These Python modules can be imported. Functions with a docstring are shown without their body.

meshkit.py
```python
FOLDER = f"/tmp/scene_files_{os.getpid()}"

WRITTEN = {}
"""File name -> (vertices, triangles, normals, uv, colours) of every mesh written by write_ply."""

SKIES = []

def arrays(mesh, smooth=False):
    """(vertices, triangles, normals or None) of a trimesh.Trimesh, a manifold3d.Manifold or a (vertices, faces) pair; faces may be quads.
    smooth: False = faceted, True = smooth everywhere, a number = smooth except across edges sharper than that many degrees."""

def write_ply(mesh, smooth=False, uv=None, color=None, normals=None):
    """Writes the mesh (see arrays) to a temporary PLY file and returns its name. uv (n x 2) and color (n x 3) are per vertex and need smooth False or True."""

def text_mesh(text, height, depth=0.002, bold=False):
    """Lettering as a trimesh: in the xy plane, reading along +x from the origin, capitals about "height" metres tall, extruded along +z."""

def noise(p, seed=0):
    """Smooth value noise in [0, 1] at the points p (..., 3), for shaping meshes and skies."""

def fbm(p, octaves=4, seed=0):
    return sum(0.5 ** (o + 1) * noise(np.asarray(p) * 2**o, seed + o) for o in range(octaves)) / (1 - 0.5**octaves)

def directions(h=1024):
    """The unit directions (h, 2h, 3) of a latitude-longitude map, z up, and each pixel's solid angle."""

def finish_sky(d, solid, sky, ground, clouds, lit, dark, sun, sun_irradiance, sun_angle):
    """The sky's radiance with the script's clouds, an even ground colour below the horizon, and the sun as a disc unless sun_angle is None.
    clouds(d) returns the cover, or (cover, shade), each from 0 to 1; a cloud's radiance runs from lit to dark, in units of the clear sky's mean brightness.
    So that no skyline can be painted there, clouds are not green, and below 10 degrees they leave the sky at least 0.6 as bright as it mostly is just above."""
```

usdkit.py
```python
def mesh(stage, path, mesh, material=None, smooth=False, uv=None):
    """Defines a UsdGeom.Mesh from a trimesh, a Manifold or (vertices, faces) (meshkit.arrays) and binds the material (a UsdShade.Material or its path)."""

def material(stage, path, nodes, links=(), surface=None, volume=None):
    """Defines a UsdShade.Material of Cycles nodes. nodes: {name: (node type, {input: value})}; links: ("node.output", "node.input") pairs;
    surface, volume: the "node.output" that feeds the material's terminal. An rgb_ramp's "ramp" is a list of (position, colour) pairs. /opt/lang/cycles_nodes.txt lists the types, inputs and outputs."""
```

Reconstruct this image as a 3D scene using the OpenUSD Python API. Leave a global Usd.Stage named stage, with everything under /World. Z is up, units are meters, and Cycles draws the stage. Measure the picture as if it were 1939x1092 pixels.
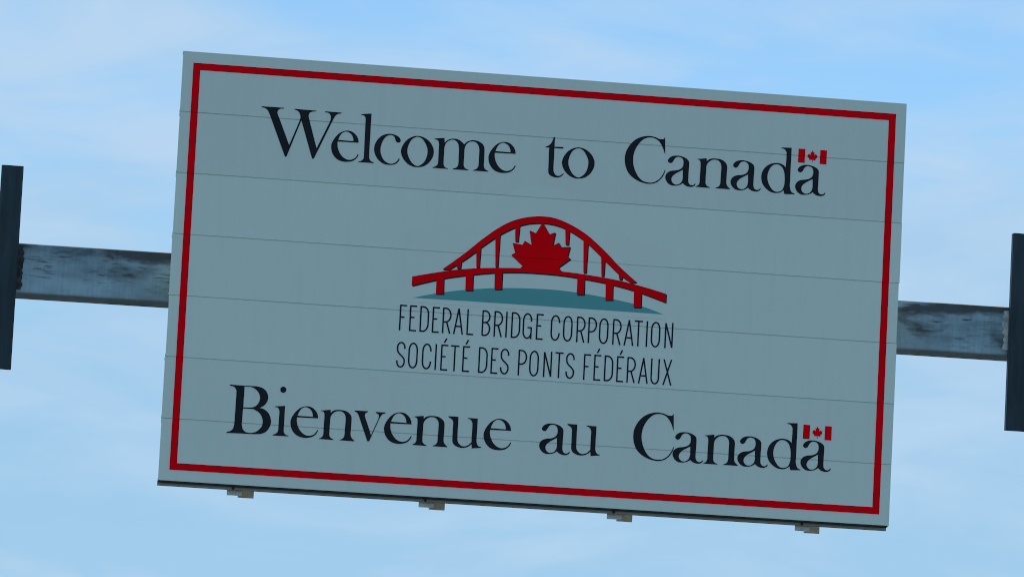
import math, random, json
import numpy as np, trimesh, usdkit
from shapely.geometry import Polygon, LineString, box, Point
from shapely import affinity
from shapely.ops import unary_union
from scipy.spatial.transform import Rotation
from pxr import Usd, UsdGeom, UsdLux, UsdShade, Gf, Sdf

stage = Usd.Stage.CreateInMemory()
UsdGeom.SetStageUpAxis(stage, UsdGeom.Tokens.z)
UsdGeom.SetStageMetersPerUnit(stage, 1.0)
UsdGeom.Xform.Define(stage, '/World')
UsdGeom.Scope.Define(stage, '/World/Looks')
SC = 5.10                       # height of the sign's centre above the road

# ---------------------------------------------------------------- camera
cam = UsdGeom.Camera.Define(stage, '/World/camera')
Rm = Rotation.from_euler('ZXY', [-0.12806, 0.12701, -0.05152]).as_matrix()      # columns: right, forward, up
eye = np.array([-3.46444, -25.90824, SC - 3.34092])
M = np.eye(4)
M[0, :3], M[1, :3], M[2, :3], M[3, :3] = Rm[:, 0], Rm[:, 2], -Rm[:, 1], eye
cam.AddTransformOp().Set(Gf.Matrix4d(*M.ravel().tolist()))
cam.CreateHorizontalApertureAttr(36.0)
cam.CreateVerticalApertureAttr(36.0 * 576 / 1024)
cam.CreateFocalLengthAttr(36.0 * 10028.23 / 1939)
cam.CreateClippingRangeAttr(Gf.Vec2f(0.5, 20000))
cam.CreateExposureAttr(0.0)

# ---------------------------------------------------------------- sky and sun
SUN_ROT, SUN_EL = math.radians(20), math.radians(52)       # rotation = atan2(x, y)
sun_dir = np.array([math.sin(SUN_ROT) * math.cos(SUN_EL), math.cos(SUN_ROT) * math.cos(SUN_EL), math.sin(SUN_EL)])
# a clear blue sky behind a thin, uneven veil of high cloud that thickens towards the horizon
sky_mat = usdkit.material(stage, '/World/Looks/sky', {
    'sky': ('sky_texture', {'sky_type': 'single_scattering', 'sun_disc': False, 'sun_elevation': SUN_EL, 'sun_rotation': SUN_ROT, 'altitude': 100.0, 'air_density': 1.0, 'aerosol_density': 0.0, 'ozone_density': 3.0}),
    'tint': ('mix_color', {'blend_type': 'multiply', 'fac': 1.0, 'b': (0.80, 1.02, 1.12)}),
    'tc': ('texture_coordinate', {}), 'sep': ('separate_xyz', {}),
    'm1': ('mapping', {'scale': (1.0, 1.0, 2.2), 'location': (9.4, 4.1, 4.4)}), 'n1': ('noise_texture', {'scale': 5.5, 'detail': 5.0, 'roughness': 0.5, 'distortion': 0.4}),
    'm2': ('mapping', {'scale': (1.0, 1.0, 3.5), 'rotation': (0.0, 0.25, 0.0)}), 'n2': ('noise_texture', {'scale': 17.0, 'detail': 6.0, 'roughness': 0.55, 'distortion': 0.5}),
    'low': ('map_range', {'from_min': 0.07, 'from_max': 0.19, 'to_min': 0.42, 'to_max': 0.0, 'clamp': True}),
    's1': ('math', {'math_type': 'multiply_add', 'value2': 1.0}), 's2': ('math', {'math_type': 'multiply_add', 'value2': 0.55}),
    'cov': ('map_range', {'from_min': 0.65, 'from_max': 0.99, 'to_min': 0.10, 'to_max': 0.92, 'clamp': True, 'range_type': 'smoothstep'}),
    'hz': ('map_range', {'from_min': 0.075, 'from_max': 0.165, 'clamp': True}), 'n1s': ('math', {'math_type': 'multiply_add', 'value2': 2.6, 'value3': -1.3}), 'hs': ('math', {'math_type': 'add', 'use_clamp': True}), 'cc': ('mix_color', {'a': (3.45, 5.8, 8.15), 'b': (4.9, 6.7, 8.7)}),
    'mix': ('mix_color', {}),
    'bg': ('background_shader', {'strength': 0.10}),
}, [('sky.color', 'tint.a'), ('tint.result', 'mix.a'), ('tc.generated', 'm1.vector'), ('m1.vector', 'n1.vector'), ('tc.generated', 'm2.vector'), ('m2.vector', 'n2.vector'),
    ('tc.generated', 'sep.vector'), ('sep.z', 'low.value'), ('n1.fac', 's1.value1'), ('low.result', 's1.value3'), ('n2.fac', 's2.value1'), ('s1.value', 's2.value3'), ('s2.value', 'cov.value'),
    ('sep.z', 'hz.value'), ('n2.fac', 'n1s.value1'), ('hz.result', 'hs.value1'), ('n1s.value', 'hs.value2'), ('hs.value', 'cc.fac'), ('cc.result', 'mix.b'), ('cov.result', 'mix.fac'), ('mix.result', 'bg.color')], surface='bg.background')

dome = UsdLux.DomeLight.Define(stage, '/World/sky')
UsdShade.MaterialBindingAPI.Apply(dome.GetPrim()).Bind(sky_mat)
dome.GetPrim().SetCustomDataByKey('kind', 'structure')
sun = UsdLux.DistantLight.Define(stage, '/World/sun')
sun.CreateNormalizeAttr(True)
sun.CreateIntensityAttr(0.6)
sun.CreateAngleAttr(0.5)
sun.CreateColorAttr(Gf.Vec3f(1.0, 0.95, 0.88))
zax = sun_dir
xax = np.cross([0, 0, 1.0], zax); xax /= np.linalg.norm(xax)
yax = np.cross(zax, xax)
S = np.eye(4); S[0, :3], S[1, :3], S[2, :3] = xax, yax, zax
sun.AddTransformOp().Set(Gf.Matrix4d(*S.ravel().tolist()))

BY0 = 0.16
WHITE_A, WHITE_B, WHITE_D = (0.65, 0.73, 0.62), (0.70, 0.78, 0.665), (0.58, 0.65, 0.545)
DECAL = (0.685, 0.765, 0.65)
RED, EMRED, TEAL = (0.92, 0.004, 0.010), (0.92, 0.003, 0.008), (0.12, 0.38, 0.355)
ALU, CLIP = (0.48, 0.48, 0.38), (0.82, 0.76, 0.64)
BEAM_L, BEAM_D, BEAM_S, BEAMOFF = (0.33, 0.47, 0.51), (0.13, 0.20, 0.225), (0.034, 0.037, 0.034), (0.4, 0.0, 0.3)
DATA = json.loads(r'''{"G":{"W":[[[0,2470,1],[1127,2474,1],[1116,2436,1],[932,2409,0],[830,2335,0],[797,2220,0],[829,2110,0],[936,1869,1],[1471,624,1],[1888,1785,1],[1942,1955,0],[1953,2090,0],[1916,2234,0],[1838,2341,0],[1742,2396,0],[1635,2423,1],[1627,2460,1],[2736,2446,1],[2724,2413,1],[2527,2380,0],[2398,2309,0],[2361,2173,0],[2381,2040,0],[2437,1857,1],[2842,561,1],[3382,1818,1],[3452,1997,0],[3471,2146,0],[3436,2291,0],[3338,2377,0],[3177,2398,1],[3169,2446,1],[3986,2441,1],[3970,2396,1],[3805,2358,0],[3703,2270,0],[3606,2102,0],[3547,1964,1],[2749,73,1],[2691,24,0],[2644,52,1],[2009,1906,1],[1380,69,1],[1335,29,0],[1285,62,1],[480,1956,1],[404,2125,0],[301,2305,0],[177,2389,0],[2,2430,1]]],"e":[[[1343,993,1],[1352,1020,1],[1313,1191,0],[1211,1358,0],[1003,1517,0],[721,1553,0],[409,1429,0],[134,1120,0],[11,844,0],[0,656,0],[83,367,0],[296,115,0],[594,2,0],[887,2,0],[1148,82,0],[1313,241,0],[1387,393,1],[1348,425,1],[1246,249,0],[1118,152,0],[908,100,0],[664,181,0],[453,394,0],[338,640,0],[305,811,0],[306,980,1]],[[331,1062,1],[381,1218,0],[490,1400,0],[684,1508,0],[886,1455,0],[1013,1330,0],[1074,1188,0],[1090,1049,1]]],"l":[[[22,2436,1],[530,2500,1],[527,1918,1],[524,417,1],[537,271,0],[611,134,0],[775,66,1],[772,25,1],[0,27,1],[11,59,1],[160,110,0],[248,210,0],[268,372,1],[255,2113,1],[238,2272,0],[174,2370,0],[29,2399,1]]],"c":[[[1298,344,1],[1272,243,0],[1160,101,0],[978,13,0],[793,-8,0],[524,29,0],[277,172,0],[90,414,0],[0,702,0],[21,944,0],[153,1222,0],[367,1438,0],[628,1537,0],[868,1546,0],[1112,1478,0],[1265,1355,0],[1305,1251,0],[1267,1168,0],[1183,1140,0],[1088,1176,0],[1029,1284,0],[996,1389,0],[926,1465,0],[777,1494,0],[582,1413,0],[433,1215,0],[340,967,0],[315,697,0],[367,460,0],[500,229,0],[680,94,0],[882,55,0],[1079,122,0],[1205,252,0],[1265,363,1]]],"o":[[[780,1547,0],[1065,1506,0],[1370,1330,0],[1568,1072,0],[1643,818,0],[1597,530,0],[1428,246,0],[1192,57,0],[877,-22,0],[605,3,0],[301,166,0],[77,447,0],[0,737,0],[60,989,0],[253,1287,0],[525,1479,0]],[[783,1498,0],[1020,1428,0],[1205,1194,0],[1317,930,0],[1329,709,0],[1270,433,0],[1135,201,0],[874,34,0],[648,117,0],[465,326,0],[338,613,0],[316,809,0],[374,1085,0],[531,1368,0]]],"m":[[[32,1479,1],[519,1536,1],[546,1295,1],[656,1419,0],[823,1511,0],[1019,1539,0],[1218,1509,0],[1396,1406,0],[1526,1279,1],[1642,1416,0],[1834,1509,0],[2030,1530,0],[2280,1474,0],[2459,1351,0],[2541,1196,0],[2556,1060,1],[2558,318,1],[2581,196,0],[2648,102,0],[2804,39,1],[2793,6,1],[2032,2,1],[2042,39,1],[2180,89,0],[2273,199,0],[2301,374,1],[2299,1017,1],[2254,1262,0],[2135,1414,0],[1959,1471,0],[1789,1434,0],[1624,1291,0],[1554,1063,0],[1548,939,1],[1547,321,1],[1572,174,0],[1637,92,0],[1806,30,1],[1795,2,1],[1022,-3,1],[1032,37,1],[1170,84,0],[1251,176,0],[1285,327,1],[1279,1043,1],[1224,1287,0],[1103,1439,0],[923,1483,0],[730,1405,0],[591,1254,0],[540,1052,0],[535,916,1],[537,274,1],[563,152,0],[629,70,0],[784,24,1],[773,-4,1],[0,1,1],[10,39,1],[160,99,0],[241,191,0],[264,353,1],[266,1194,1],[228,1357,0],[158,1421,0],[39,1437,1]]],"t":[[[397,1975,1],[456,1975,1],[463,1491,1],[907,1512,1],[899,1429,1],[457,1431,1],[459,409,1],[472,263,0],[540,122,0],[661,45,0],[807,62,0],[901,128,0],[973,196,1],[990,158,1],[881,36,0],[738,-35,0],[568,-43,0],[345,22,0],[235,119,0],[204,244,0],[203,415,1],[195,1435,1],[0,1426,1],[10,1465,1],[170,1543,0],[286,1664,0],[356,1833,0]]],"C":[[[2078,702,1],[2016,488,0],[1878,262,0],[1671,73,0],[1433,-17,0],[1191,-34,0],[864,29,0],[505,192,0],[224,441,0],[59,780,0],[0,1153,0],[50,1507,0],[235,1871,0],[517,2161,0],[860,2325,0],[1209,2377,0],[1480,2343,0],[1700,2267,0],[1890,2259,1],[1937,2295,0],[1961,2361,1],[1985,2352,1],[2025,1535,1],[1999,1560,1],[1912,1802,0],[1793,2023,0],[1594,2224,0],[1347,2306,0],[1131,2299,0],[894,2188,0],[638,1899,0],[479,1564,0],[422,1237,0],[443,915,0],[554,573,0],[745,263,0],[969,90,0],[1241,29,0],[1510,61,0],[1772,228,0],[1949,469,0],[2050,725,1]]],"a":[[[87,1201,0],[135,1320,0],[291,1439,0],[532,1489,0],[777,1466,0],[997,1387,0],[1132,1275,0],[1171,1143,1],[1155,332,1],[1179,172,0],[1254,70,0],[1372,43,0],[1464,85,0],[1515,148,1],[1546,123,1],[1494,33,0],[1362,-36,0],[1172,-33,0],[1021,21,0],[895,125,1],[738,20,0],[551,-28,0],[307,-24,0],[113,97,0],[0,305,0],[2,440,0],[115,617,0],[299,706,0],[514,740,0],[700,799,0],[830,908,0],[882,1068,0],[878,1216,0],[837,1335,0],[725,1416,0],[576,1430,0],[457,1367,0],[382,1249,0],[319,1136,0],[227,1089,0],[131,1123,0]],[[868,792,1],[679,684,0],[469,548,0],[341,404,0],[307,272,0],[354,128,0],[494,30,0],[655,41,0],[807,151,0],[872,312,0],[883,475,1]]],"n":[[[22,1394,1],[496,1459,1],[503,1305,1],[607,1406,0],[776,1467,0],[997,1480,0],[1245,1444,0],[1448,1323,0],[1538,1182,0],[1555,1036,1],[1544,324,1],[1560,227,0],[1627,109,0],[1750,7,1],[1739,-23,1],[1013,-18,1],[1024,13,1],[1161,76,0],[1230,179,0],[1249,303,1],[1263,1065,1],[1217,1258,0],[1100,1385,0],[926,1421,0],[755,1387,0],[589,1257,0],[510,1105,0],[495,912,1],[489,249,1],[519,134,0],[597,54,0],[722,4,1],[711,-24,1],[0,-18,1],[8,14,1],[128,77,0],[185,179,0],[196,302,1],[205,1112,1],[182,1278,0],[129,1352,0],[30,1365,1]]],"d":[[[955,2281,1],[1479,2299,1],[1465,377,1],[1492,217,0],[1567,60,0],[1733,-9,1],[1713,-40,1],[1219,-67,1],[1189,7,0],[1161,132,1],[1052,35,0],[919,-26,0],[784,-46,0],[566,-24,0],[315,107,0],[101,335,0],[0,652,0],[20,924,0],[157,1191,0],[393,1383,0],[688,1472,0],[933,1462,0],[1099,1393,0],[1223,1280,1],[1235,1876,1],[1218,2064,0],[1145,2181,0],[970,2244,1]],[[745,1413,0],[909,1379,0],[1050,1267,0],[1141,1071,0],[1194,791,0],[1194,493,0],[1162,302,0],[1075,120,0],[889,26,0],[671,51,0],[486,227,0],[352,488,0],[305,755,0],[342,1001,0],[454,1239,0],[584,1364,0]]],"B":[[[40,2381,1],[748,2366,1],[1050,2378,0],[1408,2374,0],[1688,2301,0],[1891,2121,0],[1968,1877,0],[1919,1625,0],[1752,1421,0],[1578,1327,1],[1816,1260,0],[2003,1120,0],[2141,867,0],[2175,621,0],[2101,368,0],[1948,165,0],[1734,55,0],[1488,20,0],[966,6,1],[0,-9,1],[17,33,1],[192,94,0],[309,198,0],[363,367,0],[381,616,1],[391,1968,1],[370,2146,0],[280,2269,0],[56,2332,1]],[[777,2330,1],[1025,2335,1],[1164,2316,0],[1320,2235,0],[1480,2080,0],[1570,1851,0],[1534,1614,0],[1394,1412,0],[1207,1323,0],[1057,1305,1],[768,1294,1]],[[758,1241,1],[1060,1252,1],[1253,1246,0],[1393,1191,0],[1623,1027,0],[1754,759,0],[1763,512,0],[1638,283,0],[1428,118,0],[1183,61,0],[962,88,0],[818,203,0],[750,419,0],[747,612,1]]],"i":[[[28,1453,1],[532,1505,1],[530,332,1],[546,195,0],[621,90,0],[780,50,1],[768,14,1],[0,8,1],[6,50,1],[138,100,0],[229,189,0],[262,342,1],[268,1198,1],[224,1347,0],[146,1411,0],[41,1410,1]],[[390,2449,0],[500,2412,0],[550,2307,0],[512,2197,0],[407,2146,0],[298,2183,0],[248,2287,0],[285,2398,0]]],"v":[[[0,1498,1],[664,1509,1],[649,1458,1],[560,1422,0],[513,1343,0],[513,1257,0],[560,1119,0],[629,961,1],[870,324,1],[1125,998,1],[1182,1148,0],[1211,1280,0],[1180,1386,0],[1064,1439,1],[1054,1499,1],[1537,1498,1],[1520,1454,1],[1395,1411,0],[1307,1308,0],[1226,1140,1],[803,47,1],[750,11,0],[702,25,1],[276,1090,1],[188,1301,0],[111,1404,0],[1,1444,1]]],"u":[[[0,1524,1],[488,1517,1],[490,478,1],[508,327,0],[585,185,0],[721,85,0],[875,77,0],[1046,149,0],[1202,306,1],[1209,1176,1],[1191,1284,0],[1138,1382,0],[1058,1438,0],[972,1459,1],[970,1498,1],[1458,1492,1],[1449,409,1],[1472,258,0],[1527,158,0],[1595,108,0],[1701,95,1],[1681,54,1],[1231,-2,1],[1213,216,1],[1071,90,0],[900,16,0],[682,-5,0],[438,62,0],[290,183,0],[242,354,1],[246,1158,1],[223,1308,0],[153,1387,0],[12,1464,1]]]},"L1":[["W",-1.4255],["e",-1.0687],["l",-0.9302],["c",-0.8543],["o",-0.7198],["m",-0.5577],["e",-0.28],["t",0.0029],["o",0.0903],["C",0.4061],["a",0.6158],["n",0.7708],["a",0.9475],["d",1.1022],["a",1.2771]],"L2":[["B",-1.5077],["i",-1.2781],["e",-1.1935],["n",-1.0479],["v",-0.8789],["e",-0.729],["n",-0.585],["u",-0.4114],["e",-0.2321],["a",0.0482],["u",0.1838],["C",0.5163],["a",0.719],["n",0.8748],["a",1.0466],["d",1.1952],["a",1.3663]],"b":[0.5709,-0.8133],"c1":[["F",-0.6825],["E",-0.6323],["D",-0.5805],["E",-0.5184],["R",-0.4676],["A",-0.4119],["L",-0.3454],["B",-0.2701],["R",-0.2095],["I",-0.1506],["D",-0.1228],["G",-0.0653],["E",0.0025],["C",0.0753],["O",0.1376],["R",0.2055],["P",0.2638],["O",0.3187],["R",0.3874],["A",0.4447],["T",0.4964],["I",0.5564],["O",0.5805],["N",0.6503]],"c2":[["S",-0.6874],["O",-0.6287],["C",-0.5601],["I",-0.4951],["É",-0.4667],["T",-0.4179],["É",-0.3578],["D",-0.2776],["E",-0.2155],["S",-0.1684],["P",-0.0788],["O",-0.0227],["N",0.0482],["T",0.1056],["S",0.1601],["F",0.25],["É",0.3014],["D",0.3537],["É",0.4163],["R",0.4682],["A",0.5263],["U",0.5882],["X",0.6497]],"E":{"arch":[[-4777,684,1],[-4139,1195,0],[-3627,1628,0],[-2896,2292,0],[-2160,2880,0],[-1491,3287,0],[-812,3526,0],[-126,3636,0],[567,3622,0],[1348,3392,0],[2296,2904,0],[3258,2140,0],[4066,1389,0],[4933,695,1],[4704,641,1],[4004,1077,0],[3280,1704,0],[2395,2465,0],[1521,2997,0],[816,3255,0],[120,3330,0],[-492,3280,0],[-1098,3107,0],[-1993,2623,0],[-2878,1948,0],[-3611,1323,0],[-4457,706,1]],"hanger0":[[-4088,1099,1],[-3898,1112,1],[-3919,789,1],[-4079,778,1]],"hanger1":[[-3164,1852,1],[-2965,1865,1],[-2991,898,1],[-3113,890,1]],"hanger2":[[-2247,2643,1],[-2033,2658,1],[-2062,993,1],[-2161,986,1]],"hanger3":[[-1279,3210,1],[-1065,3224,1],[-1111,2323,1],[-1233,2315,1]],"hanger4":[[1238,3269,1],[1445,3284,1],[1431,2345,1],[1301,2336,1]],"hanger5":[[2190,2720,1],[2412,2736,1],[2383,997,1],[2268,989,1]],"hanger6":[[3110,2015,1],[3310,2029,1],[3282,890,1],[3182,883,1]],"hanger7":[[4028,1232,1],[4227,1246,1],[4204,784,1],[4088,776,1]],"deck":[[-6286,199,1],[-5095,479,0],[-4188,671,0],[-3125,820,0],[-2058,916,0],[-911,972,0],[1124,957,0],[2552,863,0],[3945,712,0],[5190,490,0],[6462,192,1],[6458,-216,1],[5284,143,0],[4503,335,0],[3337,548,0],[2330,671,0],[1095,779,0],[-519,799,0],[-1818,726,0],[-3262,520,0],[-4700,231,0],[-6285,-236,1]],"leaf":[[85,3336,1],[-219,2777,1],[-535,2897,1],[-403,2172,1],[-752,2360,1],[-868,2156,1],[-1355,2214,1],[-1203,1728,1],[-1388,1630,1],[-793,1124,1],[-933,956,1],[-910,816,1],[1178,832,1],[1140,956,1],[981,1166,1],[1557,1627,1],[1411,1749,1],[1514,2222,1],[1089,2164,1],[942,2382,1],[628,2196,1],[735,2884,1],[447,2769,1]],"pier0":[[-5070,305,1],[-4735,328,1],[-4712,-542,1],[-5062,-566,1]],"pier1":[[-3616,557,1],[-3281,580,1],[-3259,-268,1],[-3602,-291,1]],"pier2":[[-2171,732,1],[-1827,756,1],[-1813,-116,1],[-2149,-139,1]],"pier3":[[1981,747,1],[2318,770,1],[2331,-103,1],[1994,-126,1]],"pier4":[[3428,577,1],[3758,600,1],[3778,-274,1],[3441,-297,1]],"pier5":[[4866,329,1],[5212,353,1],[5224,-545,1],[4879,-568,1]],"water":[[-6221,-850,1],[-5040,-549,0],[-3527,-263,0],[-2006,-83,0],[-478,5,0],[903,22,0],[2368,-70,0],[3993,-267,0],[5237,-490,0],[6388,-835,1],[4175,-830,1],[332,-828,1],[-3497,-834,1]]}}''')

# ---------------------------------------------------------------- helpers
used = {}
def numbered(parent, name):
    k = used.get((parent, name), 0); used[(parent, name)] = k + 1
    return f'{parent}/{name}' + (f'_{k:03d}' if k else '')
def xf(name, loc=None, parent='/World', rot=None):
    path = numbered(parent, name)
    x = UsdGeom.Xform.Define(stage, path)
    if loc is not None: x.AddTranslateOp().Set(Gf.Vec3d(*loc))
    if rot is not None: x.AddRotateXYZOp().Set(Gf.Vec3f(*rot))
    return path
def obj(name, mesh, mat, parent='/World', smooth=False):
    path = numbered(parent, name)
    usdkit.mesh(stage, path, mesh, mat, smooth=smooth)
    return path
def tag(path, **kw):
    p = stage.GetPrimAtPath(path)
    for k, v in kw.items(): p.SetCustomDataByKey(k, v)
    return path
def bx(x0, x1, y0, y1, z0, z1):
    m = trimesh.creation.box([x1 - x0, y1 - y0, z1 - z0]); m.apply_translation([(x0 + x1) / 2, (y0 + y1) / 2, (z0 + z1) / 2]); return m
def cbox(x0, x1, y0, y1, z0, z1, c=0.002):
    "a box with chamfered edges"
    import manifold3d as m3
    pts = []
    for sx in (0, 1):
        for sy in (0, 1):
            for sz in (0, 1):
                p = [x1 if sx else x0, y1 if sy else y0, z1 if sz else z0]
                for k in range(3):
                    q = list(p)
                    for j in range(3):
                        if j != k: q[j] += -c if (sx, sy, sz)[j] else c
                    pts.append(q)
    m = trimesh.convex.convex_hull(np.array(pts)); return m
def geoms(s):
    return [g for g in getattr(s, 'geoms', [s]) if g.geom_type == 'Polygon' and g.area > 1e-9]
def flat(shape, y0, y1):
    "a shape of the sign's plane (x, z) as a thin plate from y0 (front) to y1 (back)"
    ms = []
    for g in geoms(shape):
        m = trimesh.creation.extrude_polygon(g, y1 - y0, engine='earcut')
        v = m.vertices.copy()
        m.vertices = np.c_[v[:, 0], y1 - v[:, 2], v[:, 1]]
        ms.append(m)
    m = trimesh.util.concatenate(ms); m.fix_normals() if m.volume < 0 else None
    return m
def curve(c):
    "closed outline through points (x, y, is_corner); smooth between corners"
    P = np.array([[a, b] for a, b, _ in c], float) / 1e4; K = [k for *_, k in c]; n = len(P); out = []
    for i in range(n):
        a, b = P[i], P[(i + 1) % n]
        ka, kb = K[i], K[(i + 1) % n]
        if ka and kb: out.append(a); continue
        p0 = P[i - 1] if not ka else a - (b - a) * 0.5
        p3 = P[(i + 2) % n] if not kb else b + (b - a) * 0.5
        d1, d0, d3 = (np.linalg.norm(b - a), np.linalg.norm(a - p0), np.linalg.norm(p3 - b))
        t0, t1 = 0, max(d0, 1e-9) ** .5; t2 = t1 + d1 ** .5; t3 = t2 + max(d3, 1e-9) ** .5
        ta = (b - p0) / (t2 - t0) * d1 ** .5 if not ka else None
        m1 = (t2 - t1) * ((a - p0) / (t1 - t0) - (b - p0) / (t2 - t0) + (b - a) / (t2 - t1))
        m2 = (t2 - t1) * ((b - a) / (t2 - t1) - (p3 - a) / (t3 - t1) + (p3 - b) / (t3 - t2))
        if ka: m1 = 1.5 * (b - a) - 0.5 * m2
        if kb: m2 = 1.5 * (b - a) - 0.5 * m1
        k = max(2, min(8, int(d1 / 0.004)))
        for t in np.arange(k) / k:
            out.append((2 * t**3 - 3 * t**2 + 1) * a + (t**3 - 2 * t**2 + t) * m1 + (-2 * t**3 + 3 * t**2) * b + (t**3 - t**2) * m2)
    s = Polygon(np.array(out))
    return s if s.is_valid else s.buffer(0)
def glyph(cs):
    s = curve(cs[0])
    for c in cs[1:]:
        h = curve(c)
        s = s.difference(h) if s.contains(h.representative_point()) else s.union(h)
    return s
def P_(color, rough=0.5, **kw): return ('principled_bsdf', {'base_color': color, 'roughness': rough, **kw})

# ---------------------------------------------------------------- materials
def looks(name, a, b, scale, rough=0.5, stretch=(1, 1, 1), lo=0.35, hi=0.65, bump=0.0, spec=0.4, metallic=0.0, detail=6.0):
    n = {'g': ('geometry', {}), 'm': ('mapping', {'scale': stretch}), 'n': ('noise_texture', {'scale': scale, 'detail': detail, 'roughness': 0.6}),
         'r': ('map_range', {'from_min': lo, 'from_max': hi, 'clamp': True}), 'x': ('mix_color', {'a': a, 'b': b}), 'p': P_((1, 1, 1), rough, metallic=metallic, specular_ior_level=spec)}
    l = [('g.position', 'm.vector'), ('m.vector', 'n.vector'), ('n.fac', 'r.value'), ('r.result', 'x.fac'), ('x.result', 'p.base_color')]
    if bump:
        n['b'] = ('bump', {'strength': bump, 'distance': 0.01}); l += [('n.fac', 'b.height'), ('b.normal', 'p.normal')]
    return usdkit.material(stage, '/World/Looks/' + name, n, l, surface='p.BSDF')
# panel sheeting: white with very faint soiling: broad clouds, faint vertical rain streaks and fine grain
white = usdkit.material(stage, '/World/Looks/white_sheeting', {
    'g': ('geometry', {}),
    'm1': ('mapping', {'scale': (1, 1, 1)}), 'n1': ('noise_texture', {'scale': 1.3, 'detail': 5.0, 'roughness': 0.6}),
    'm2': ('mapping', {'scale': (9, 1, 0.8)}), 'n2': ('noise_texture', {'scale': 2.2, 'detail': 6.0, 'roughness': 0.65}),
    'n3': ('noise_texture', {'scale': 90.0, 'detail': 3.0, 'roughness': 0.7}),
    'a': ('mix_color', {'a': WHITE_A, 'b': WHITE_B}),
    's': ('map_range', {'from_min': 0.5, 'from_max': 0.75, 'to_min': 0.0, 'to_max': 0.35, 'clamp': True}),
    'b': ('mix_color', {'b': WHITE_D}),
    's3': ('map_range', {'from_min': 0.3, 'from_max': 0.7, 'to_min': 0.97, 'to_max': 1.03}),
    'c': ('vector_math', {'math_type': 'scale'}), 'oi': ('object_info', {}), 'pt': ('map_range', {'to_min': 0.965, 'to_max': 1.03}), 'mm': ('math', {'math_type': 'multiply'}),
    'p': P_((1, 1, 1), 0.5, specular_ior_level=0.3)},
    [('g.position', 'm1.vector'), ('m1.vector', 'n1.vector'), ('g.position', 'm2.vector'), ('m2.vector', 'n2.vector'), ('g.position', 'n3.vector'),
     ('n1.fac', 'a.fac'), ('n2.fac', 's.value'), ('s.result', 'b.fac'), ('a.result', 'b.a'), ('n3.fac', 's3.value'), ('b.result', 'c.vector1'), ('oi.random', 'pt.value'), ('s3.result', 'mm.value1'), ('pt.result', 'mm.value2'), ('mm.value', 'c.scale'), ('c.vector', 'p.base_color')], surface='p.BSDF')
decal = looks('emblem_backing', DECAL, tuple(x * 0.97 for x in DECAL), 3.0, 0.45)
red = looks('red_film', RED, tuple(x * 0.88 for x in RED), 2.5, 0.6, spec=0.0)
emred = looks('emblem_red_film', EMRED, tuple(x * 0.9 for x in EMRED), 2.5, 0.6, spec=0.0)
black = looks('black_film', (0.012, 0.014, 0.018), (0.018, 0.020, 0.024), 4.0, 0.6, spec=0.12)
teal = looks('teal_film', TEAL, tuple(x * 0.93 for x in TEAL), 3.0, 0.6, spec=0.1)
outline = looks('dark_print', (0.03, 0.02, 0.025), (0.04, 0.025, 0.03), 3.0, 0.6, spec=0.1)
alu = looks('weathered_aluminium', ALU, tuple(x * 0.75 for x in ALU), 6.0, 0.6, stretch=(0.4, 1, 2))
clipm = looks('dull_galvanised_steel', CLIP, tuple(x * 0.72 for x in CLIP), 26.0, 0.6, lo=0.4, hi=0.68)
backm = looks('darker_galvanised_steel', tuple(x * 0.62 for x in CLIP), tuple(x * 0.45 for x in CLIP), 26.0, 0.6, lo=0.4, hi=0.68)  # the clip colour scaled darker, for the back flange
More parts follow.
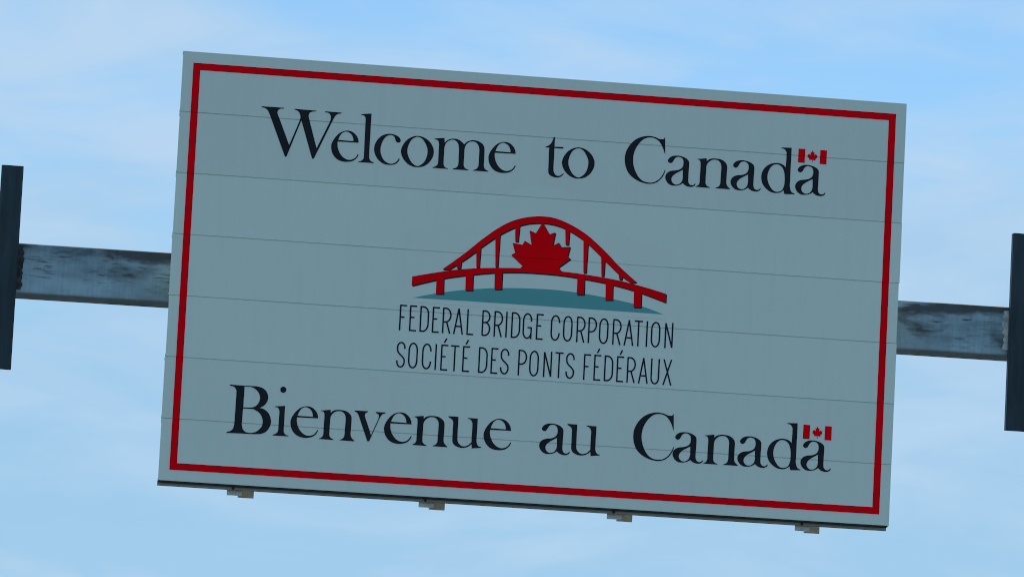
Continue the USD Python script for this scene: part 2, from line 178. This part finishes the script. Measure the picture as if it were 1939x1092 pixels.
shadem = looks('shadow_line_dark', (0.035, 0.042, 0.040), (0.055, 0.062, 0.058), 20.0, 0.7, spec=0.2)  # dark colour standing for the shade below the bottom panel
dark = looks('dark_painted_steel', (0.016, 0.032, 0.038), (0.032, 0.056, 0.066), 5.0, 0.45, stretch=(4, 4, 0.6), bump=0.05, spec=0.2)  # lighter vertical bands put the sheen of the uprights into the colour
mottled = looks('dark_mottled_metal', (0.02, 0.02, 0.022), (0.10, 0.09, 0.085), 30.0, 0.8, lo=0.4, hi=0.75)  # near-black mottled with brownish grey
pale = looks('pale_sealant', (0.62, 0.62, 0.55), (0.30, 0.30, 0.27), 30.0, 0.8, lo=0.45, hi=0.75)
# the beam: weathered bluish zinc with dark streaks along it, fine vertical runs, and grime along the top edge
beamm = usdkit.material(stage, '/World/Looks/weathered_zinc', {
    'tc': ('geometry', {}), 'sep': ('separate_xyz', {}),
    'm1': ('mapping', {'scale': (1.5, 1, 5.0), 'location': BEAMOFF}), 'n1': ('noise_texture', {'scale': 2.2, 'detail': 7.0, 'roughness': 0.58, 'distortion': 0.25}),
    'm2': ('mapping', {'scale': (45, 20, 4)}), 'n2': ('noise_texture', {'scale': 1.5, 'detail': 4.0, 'roughness': 0.6}),
    'm3': ('mapping', {'scale': (1.3, 1, 3.5), 'location': (3.1, 0, 1.7)}), 'n3': ('noise_texture', {'scale': 1.9, 'detail': 6.0, 'roughness': 0.6}),
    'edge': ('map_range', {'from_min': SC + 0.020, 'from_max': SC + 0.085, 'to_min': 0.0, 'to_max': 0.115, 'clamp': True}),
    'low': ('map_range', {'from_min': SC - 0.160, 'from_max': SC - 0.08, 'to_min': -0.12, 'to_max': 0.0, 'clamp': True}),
    'sub': ('math', {'math_type': 'subtract'}),
    'm5': ('mapping', {'scale': (2.6, 1, 15.0), 'location': (0.7, 0.0, 5.2)}), 'n5': ('noise_texture', {'scale': 2.6, 'detail': 9.0, 'roughness': 0.68, 'distortion': 0.15}), 'r5': ('map_range', {'from_min': 0.53, 'from_max': 0.66, 'to_max': 0.85, 'clamp': True}), 'mx': ('math', {'math_type': 'maximum'}), 'add5': ('math', {'math_type': 'add'}),
    'add': ('math', {'math_type': 'add'}), 'add2': ('math', {'math_type': 'add'}),
    'r1': ('map_range', {'from_min': 0.51, 'from_max': 0.66, 'to_max': 0.9, 'clamp': True}),
    'r2': ('map_range', {'from_min': 0.35, 'from_max': 0.65, 'to_min': 0.90, 'to_max': 1.06, 'clamp': True}),
    'r3': ('map_range', {'from_min': 0.36, 'from_max': 0.66, 'clamp': True}),
    'base': ('mix_color', {'a': BEAM_D, 'b': BEAM_L}),
    'c': ('mix_color', {'b': BEAM_S}), 'sc': ('vector_math', {'math_type': 'scale'}),
    'bp': ('bump', {'strength': 0.15, 'distance': 0.004}),
    'p': P_((1, 1, 1), 0.62)},
    [('tc.position', 'm1.vector'), ('m1.vector', 'n1.vector'), ('tc.position', 'm2.vector'), ('m2.vector', 'n2.vector'), ('tc.position', 'm3.vector'), ('m3.vector', 'n3.vector'),
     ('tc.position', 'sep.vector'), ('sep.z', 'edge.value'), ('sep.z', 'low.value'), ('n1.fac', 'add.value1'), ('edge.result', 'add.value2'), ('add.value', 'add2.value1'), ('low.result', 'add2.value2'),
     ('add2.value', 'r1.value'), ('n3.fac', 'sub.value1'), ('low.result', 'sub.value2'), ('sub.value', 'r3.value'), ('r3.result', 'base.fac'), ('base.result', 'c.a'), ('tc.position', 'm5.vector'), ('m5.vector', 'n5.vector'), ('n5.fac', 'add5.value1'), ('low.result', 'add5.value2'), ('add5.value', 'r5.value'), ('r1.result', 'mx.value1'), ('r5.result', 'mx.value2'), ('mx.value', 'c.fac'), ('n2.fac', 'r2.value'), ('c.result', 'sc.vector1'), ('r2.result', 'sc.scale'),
     ('sc.vector', 'p.base_color'), ('n1.fac', 'bp.height'), ('bp.normal', 'p.normal')], surface='p.BSDF')
groundm = looks('grass_and_soil', (0.050, 0.070, 0.026), (0.11, 0.10, 0.055), 0.6, 0.95)
asphalt = looks('asphalt', (0.05, 0.05, 0.052), (0.075, 0.074, 0.072), 3.0, 0.9)
paint = looks('road_paint', (0.75, 0.75, 0.72), (0.55, 0.55, 0.52), 8.0, 0.7)

# ---------------------------------------------------------------- ground and road
g = trimesh.creation.box([6000, 6000, 0.5]); g.apply_translation([0, 0, -0.254]); tag(obj('ground', g, groundm), kind='structure')
tag(obj('road', bx(-11, 9, -900, 900, -0.2, 0.0), asphalt), kind='structure')
rm = [bx(x - 0.06, x + 0.06, -900, 900, 0.0005, 0.005) for x in (-10.2, 8.2)]
rm += [bx(x - 0.06, x + 0.06, y, y + 3, 0.0005, 0.005) for x in (-5.5, -1, 3.5) for y in range(-120, 120, 9)]
tag(obj('road_marking', trimesh.util.concatenate(rm), paint), kind='structure')

# ---------------------------------------------------------------- the gantry
gan = xf('overhead_gantry', (0, 0, 0))
tag(gan, label='weathered blue grey steel beam running across behind the welcome sign', category='gantry')
def tube_section(y0, y1, z0, z1, r, t):
    o = box(y0 + r, z0 + r, y1 - r, z1 - r).buffer(r, quad_segs=5); i = box(y0 + t + r * .5, z0 + t + r * .5, y1 - t - r * .5, z1 - t - r * .5).buffer(r * .5, quad_segs=4)
    return o.difference(i)
sec = tube_section(BY0, BY0 + 0.25, -0.164, 0.085, 0.012, 0.010)
bm = trimesh.creation.extrude_polygon(sec, 21.0, engine='earcut')
v = bm.vertices; bm.vertices = np.c_[v[:, 2] - 11.5, v[:, 0], v[:, 1] + 0.0036 * (v[:, 2] - 11.5) + SC]
if bm.volume < 0: bm.invert()
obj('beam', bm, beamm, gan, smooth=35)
for x in (-11.3, 9.3):
    obj('column', trimesh.util.concatenate([cbox(x - .18, x + .18, BY0 + .26, BY0 + .62, 0.03, SC + 0.3, .02), bx(x - .35, x + .35, BY0 + .1, BY0 + .8, -0.05, 0.03), bx(x - .2, x + .2, BY0 - .02, BY0 + .26, SC - .25, SC - .2)]), beamm, gan)

# dark uprights clamped to the beam on either side of the sign
def upright(cx, z0, z1, label):
    t = xf('steel_upright', (cx, UY0, SC))
    tag(t, label=label, category='upright')
    m = trimesh.creation.extrude_polygon(Polygon([(-.054, .009), (-.046, 0), (.044, 0), (.054, .010), (.054, .0445), (-.054, .0445)]), z1 - z0, engine='earcut'); m.apply_translation([0, 0, z0])
    obj('post', m, dark, t)
    return t
UY0 = 0.115
ul = upright(-2.630, -0.557, 0.4520, 'dark steel upright crossing the beam left of the sign, cut by the picture edge')
ur = upright(2.4857, -0.5353, 0.4658, 'dark steel upright crossing the beam right of the sign, beside the pale patch of sealant')
rng = np.random.default_rng(7)
def patch(x0, x1, z0, z1, jag, side, seed):
    r = np.random.default_rng(seed); n = 22; zs = np.linspace(z0, z1, n)
    e = (x1 if side > 0 else x0) + side * jag * (r.random(n) - 0.55)
    o = x0 if side > 0 else x1
    return Polygon([(o, z0), *zip(e, zs), (o, z1)]).buffer(0)
obj('stained_weld', flat(patch(0.0, 0.083, -0.155, 0.062, 0.014, 1, 3), 0.0405, 0.0446), mottled, ul)  # dark jagged patch on the beam beside the left upright
obj('sealant_patch', flat(patch(-0.0800, 0.0, -0.128, 0.072, 0.014, -1, 5), 0.0405, 0.0446), pale, ur)

# ---------------------------------------------------------------- the sign
W, H = 3.6576, 2.135
sg = xf('welcome_sign', (0, 0, SC))
tag(sg, label='white rectangular welcome sign with red border, black lettering and red bridge emblem', category='sign')
N = 7; PH = H / N; GAP = 0.0048
seams = [-H / 2 + PH * k for k in range(1, N)]
cut = unary_union([box(-3, z - GAP / 2, 3, z + GAP / 2) for z in seams])
def on(shape): return shape.difference(cut)
def film(shape, y0, y1):
    "printed film on the panels, pressed into the joints between them"
    ms = [flat(on(shape), y0, y1)]
    inn = shape.intersection(cut)
    if geoms(inn): ms.append(flat(inn, y0 + 0.0020, y0 + 0.0026))
    return trimesh.util.concatenate(ms)
r = np.random.default_rng(11)
for k in range(N):
    z0, z1 = -H / 2 + PH * k + (GAP / 2 if k else 0), -H / 2 + PH * (k + 1) - (GAP / 2 if k < N - 1 else 0)
    c = 0.0012; t = 0.0032; d = 0.040
    prof = Polygon([(0, z0 + c), (0, z1 - c), (c, z1), *([(0.0032, z1), (0.0032, z1 + GAP - 0.0004), (0.012, z1 + GAP - 0.0004), (0.012, z1)] if k < N - 1 else []), (d, z1), (d, z1 - t - .012), (d - t, z1 - t - .012), (d - t, z1 - t), (t, z1 - t), (t, z0 + t), (d - t, z0 + t), (d - t, z0 + t + .012), (d, z0 + t + .012), (d, z0), (c, z0)])
    m = trimesh.creation.extrude_polygon(prof, W + float(r.uniform(-.0015, .0015)), engine='earcut')
    v = m.vertices; m.vertices = np.c_[v[:, 2] - W / 2 + float(r.uniform(-.001, .001)), v[:, 0], v[:, 1]]
    if m.volume < 0: m.invert()
    obj('panel', m, white, sg)
bo = box(-1.776, -1.0128, 1.776, 1.0112).difference(box(-1.7407, -0.9787, 1.7407, 0.9766))
obj('red_border', film(bo, -0.0012, -0.0002), red, sg)

G, EM = DATA['G'], DATA['E']
for nm, ln, base in (('english_greeting', DATA['L1'], DATA['b'][0]), ('french_greeting', DATA['L2'], DATA['b'][1])):
    gr = xf(nm, None, sg)
    for ch, x in ln:
        s = affinity.translate(glyph(G[ch]), x, base)
        obj('letter', film(s, -0.0012, -0.0002), black, gr)
# two little flags over the last letters
LEAF = [(0, 50), (6.5, 37.5), (12.5, 40.5), (9.8, 22), (18.5, 31.5), (21, 25), (31, 26.5), (28, 16.5), (33, 13.5), (18.5, 1), (20, -5.5), (2, -3.2)]
LEAF = Polygon(LEAF + [(1.3, -18), (-1.3, -18)] + [(-a, b) for a, b in LEAF[::-1][:-1]])
def flag(cx, cz, gap):
    gr = xf('flag_symbol', None, sg)
    for s in (-1, 1):
        x = cx + s * gap
        obj('flag_bar', film(box(x - 0.0170, cz - 0.0352, x + 0.0170, cz + 0.0352), -0.0012, -0.0002), red, gr)
    s = affinity.translate(affinity.scale(LEAF, 0.053 / 66, 0.0615 / 68, origin=(0, 0)), cx, cz - 0.0612 / 2 + 18 * 0.0615 / 68)
    obj('maple_leaf', film(s, -0.0012, -0.0002), red, gr)
flag(1.3581, 0.7645, 0.0556); flag(1.4448, -0.6236, 0.0552)

# bridge emblem
em = xf('bridge_emblem', None, sg)
S_ = {k: curve(v) for k, v in EM.items()}
arch, deck = S_['arch'], S_['deck']
hang = [S_[f'hanger{i}'].difference(arch) for i in range(8)]
hang = [max(geoms(h), key=lambda g: g.area) for h in hang]
leaf = S_['leaf'].difference(deck).difference(arch)
leaf = max(geoms(leaf), key=lambda g: g.area)
pier = [max(geoms(S_[f'pier{i}'].difference(deck)), key=lambda g: g.area) for i in range(6)]
reds = unary_union([arch, deck, leaf, *hang, *pier])
obj('backing_film', film(box(-0.660, -0.098, 0.640, 0.260).union(Polygon([(-0.5, 0.255), (-0.1, 0.50), (0.1, 0.50), (0.5, 0.255)])).buffer(0.01), -0.0006, -0.0001), decal, em)
obj('water', film(S_['water'], -0.0010, -0.00065), teal, em)
sh = affinity.translate(reds, 0.0042, -0.0050).buffer(0.0020).union(reds.buffer(0.0012))
obj('dark_outline', film(sh, -0.0015, -0.00105), outline, em)
for nm, s in [('arch', arch), *[('hanger', h) for h in hang], ('maple_leaf', leaf), ('deck', deck), *[('pier', p) for p in pier]]:
    obj(nm, film(s, -0.0022, -0.00155), emred, em)

# narrow capitals under the emblem, drawn as strokes
CH = 0.1292; SW = 0.0074
def arc(cx, cy, rx, ry, a0, a1, n=10): return [(cx + rx * math.cos(math.radians(a)), cy + ry * math.sin(math.radians(a))) for a in np.linspace(a0, a1, n)]
h = CH; q = SW / 2
def strokes(c):
    T, B = h - q, q
    if c == 'I': return [[(q, 0), (q, h)]]
    if c == 'E': return [[(.0355, B), (q, B), (q, T), (.0355, T)], [(q, .535 * h), (.0245, .535 * h)]]
    if c == 'F': return [[(q, 0), (q, T), (.0355, T)], [(q, .52 * h), (.0250, .52 * h)]]
    if c == 'L': return [[(q, h), (q, B), (.0345, B)]]
    if c == 'D': return [[(q, B), (q, T), (.016, T), *arc(.016, T - .036, .0260, .036, 85, 0, 8), *arc(.016, B + .036, .0260, .036, 0, -85, 8), (.016, B), (q, B)]]
    if c == 'O': w = .0475; return [[*arc(w / 2, h - q - .036, w / 2 - q, .036, 180, 0, 14), *arc(w / 2, q + .036, w / 2 - q, .036, 0, -180, 14), (q, h - q - .036)]]
    if c == 'C': w = .0470; return [[(w - q, h * .70), *arc(w / 2, h - q - .034, w / 2 - q, .034, 0, 180, 14), *arc(w / 2, q + .034, w / 2 - q, .034, 180, 360, 14), (w - q, h * .31)]]
    if c == 'G': w = .0470; return [[(w - q, h * .72), *arc(w / 2, h - q - .034, w / 2 - q, .034, 0, 180, 14), *arc(w / 2, q + .032, w / 2 - q, .032, 180, 350, 14)], [(.0245, h * .44), (w - q, h * .44), (w - q, 0)]]
    if c == 'P': return [[(q, 0), (q, T), (.016, T), *arc(.016, T - .034, .0245, .034, 85, -85, 12), (.016, T - .068), (q, T - .068)]]
    if c == 'R': return [[(q, 0), (q, T), (.016, T), *arc(.016, T - .034, .0250, .034, 85, -85, 12), (.016, T - .068), (q, T - .068)], [(.0215, T - .068), (.0395, 0)]]
    if c == 'B': return [[(q, B), (q, T), (.016, T), *arc(.016, T - .029, .0225, .029, 85, -85, 10), (.016, T - .058), (q, T - .058)], [(.016, T - .058), *arc(.016, B + .0325, .0240, .0325, 85, -85, 10), (.016, B), (q, B)]]
    if c == 'A': return [[(q, 0), (.0243, h - .001), (.0465, 0)], [(.0105, h * .305), (.0380, h * .305)]]
    if c == 'T': return [[(0, T), (.0415, T)], [(.0207, T), (.0207, 0)]]
    if c == 'N': return [[(q, 0), (q, h - q)], [(q, h - q * 1.2), (.0385, q * 1.2)], [(.0385, q), (.0385, h)]]
    if c == 'U': w = .0445; return [[(q, h), *arc(w / 2, q + .030, w / 2 - q, .030, 180, 360, 16), (w - q, h)]]
    if c == 'X': return [[(q, 0), (.0415, h)], [(.0035, h), (.0430, 0)]]
    if c == 'S':
        w = .0440
        return [[(w - q, h * .735), *arc(w / 2, h - q - .026, w / 2 - q, .026, 5, 180, 12), (.0060, h * .62), (.0150, h * .53), (.0285, h * .44), (.0385, h * .345), *arc(w / 2, q + .028, w / 2 - q, .028, 15, -175, 12), (q, h * .275)]]
def capital(c):
    acute = c == 'É'
    s = unary_union([LineString(p).buffer(q, cap_style='flat', join_style='mitre' if len(p) < 6 else 'round', mitre_limit=3) for p in strokes('E' if acute else c)])
    s = s.intersection(box(-.02, 0, .1, h))
    if acute: s = s.union(LineString([(.0150, h + .0085), (.0255, h + .0310)]).buffer(q, cap_style='flat'))
    return s
for nm, ln, base in (('english_name', DATA['c1'], -0.2518), ('french_name', DATA['c2'], -0.4366)):
    gr = xf(nm, None, sg)
    for i, (ch, x) in enumerate(ln):
        obj('letter', film(affinity.translate(capital(ch), x, base), -0.0012, -0.0007), black, gr)

# rail below the panels and the four posts behind, whose lower ends show
zb = -H / 2
obj('dark_gasket', cbox(-W / 2 + .0005, W / 2 - .0055, 0.0060, 0.0640, zb - 0.0066, zb - 0.0002, .0008), shadem, sg)  # shadow line under the panel edge, put in as a dark strip
rp = box(.0405, zb - .0215, .068, zb - .0068).buffer(-.001).buffer(.001, quad_segs=2)
rm_ = trimesh.creation.extrude_polygon(rp, W - .007, engine='earcut'); v = rm_.vertices; rm_.vertices = np.c_[v[:, 2] - W / 2 + .001, v[:, 0], v[:, 1]]
if rm_.volume < 0: rm_.invert()
obj('bottom_rail', rm_, alu, sg)
for x, z in ((-1.4819, -1.1140), (-0.5290, -1.1140), (0.4147, -1.1140), (1.3658, -1.1140)):
    ps = xf('mounting_post', None, sg)
    obj('front_flange', cbox(x, x + 0.0735, 0.0685, 0.0745, z, H / 2 - 0.06, .001), clipm, ps)
    obj('web', bx(x + 0.0605, x + 0.0665, 0.0747, 0.1498, z + .001, H / 2 - 0.06), clipm, ps)
    obj('back_flange', cbox(x + 0.0605, x + 0.1400, 0.150, 0.156, z - .002, H / 2 - 0.06, .001), backm, ps)
    b = trimesh.creation.cylinder(0.007, 0.010, sections=6); b.apply_transform(trimesh.transformations.rotation_matrix(math.pi / 2, [1, 0, 0])); b.apply_translation([x + 0.028, 0.0380, zb - 0.0145])
    obj('bolt', b, dark, ps)
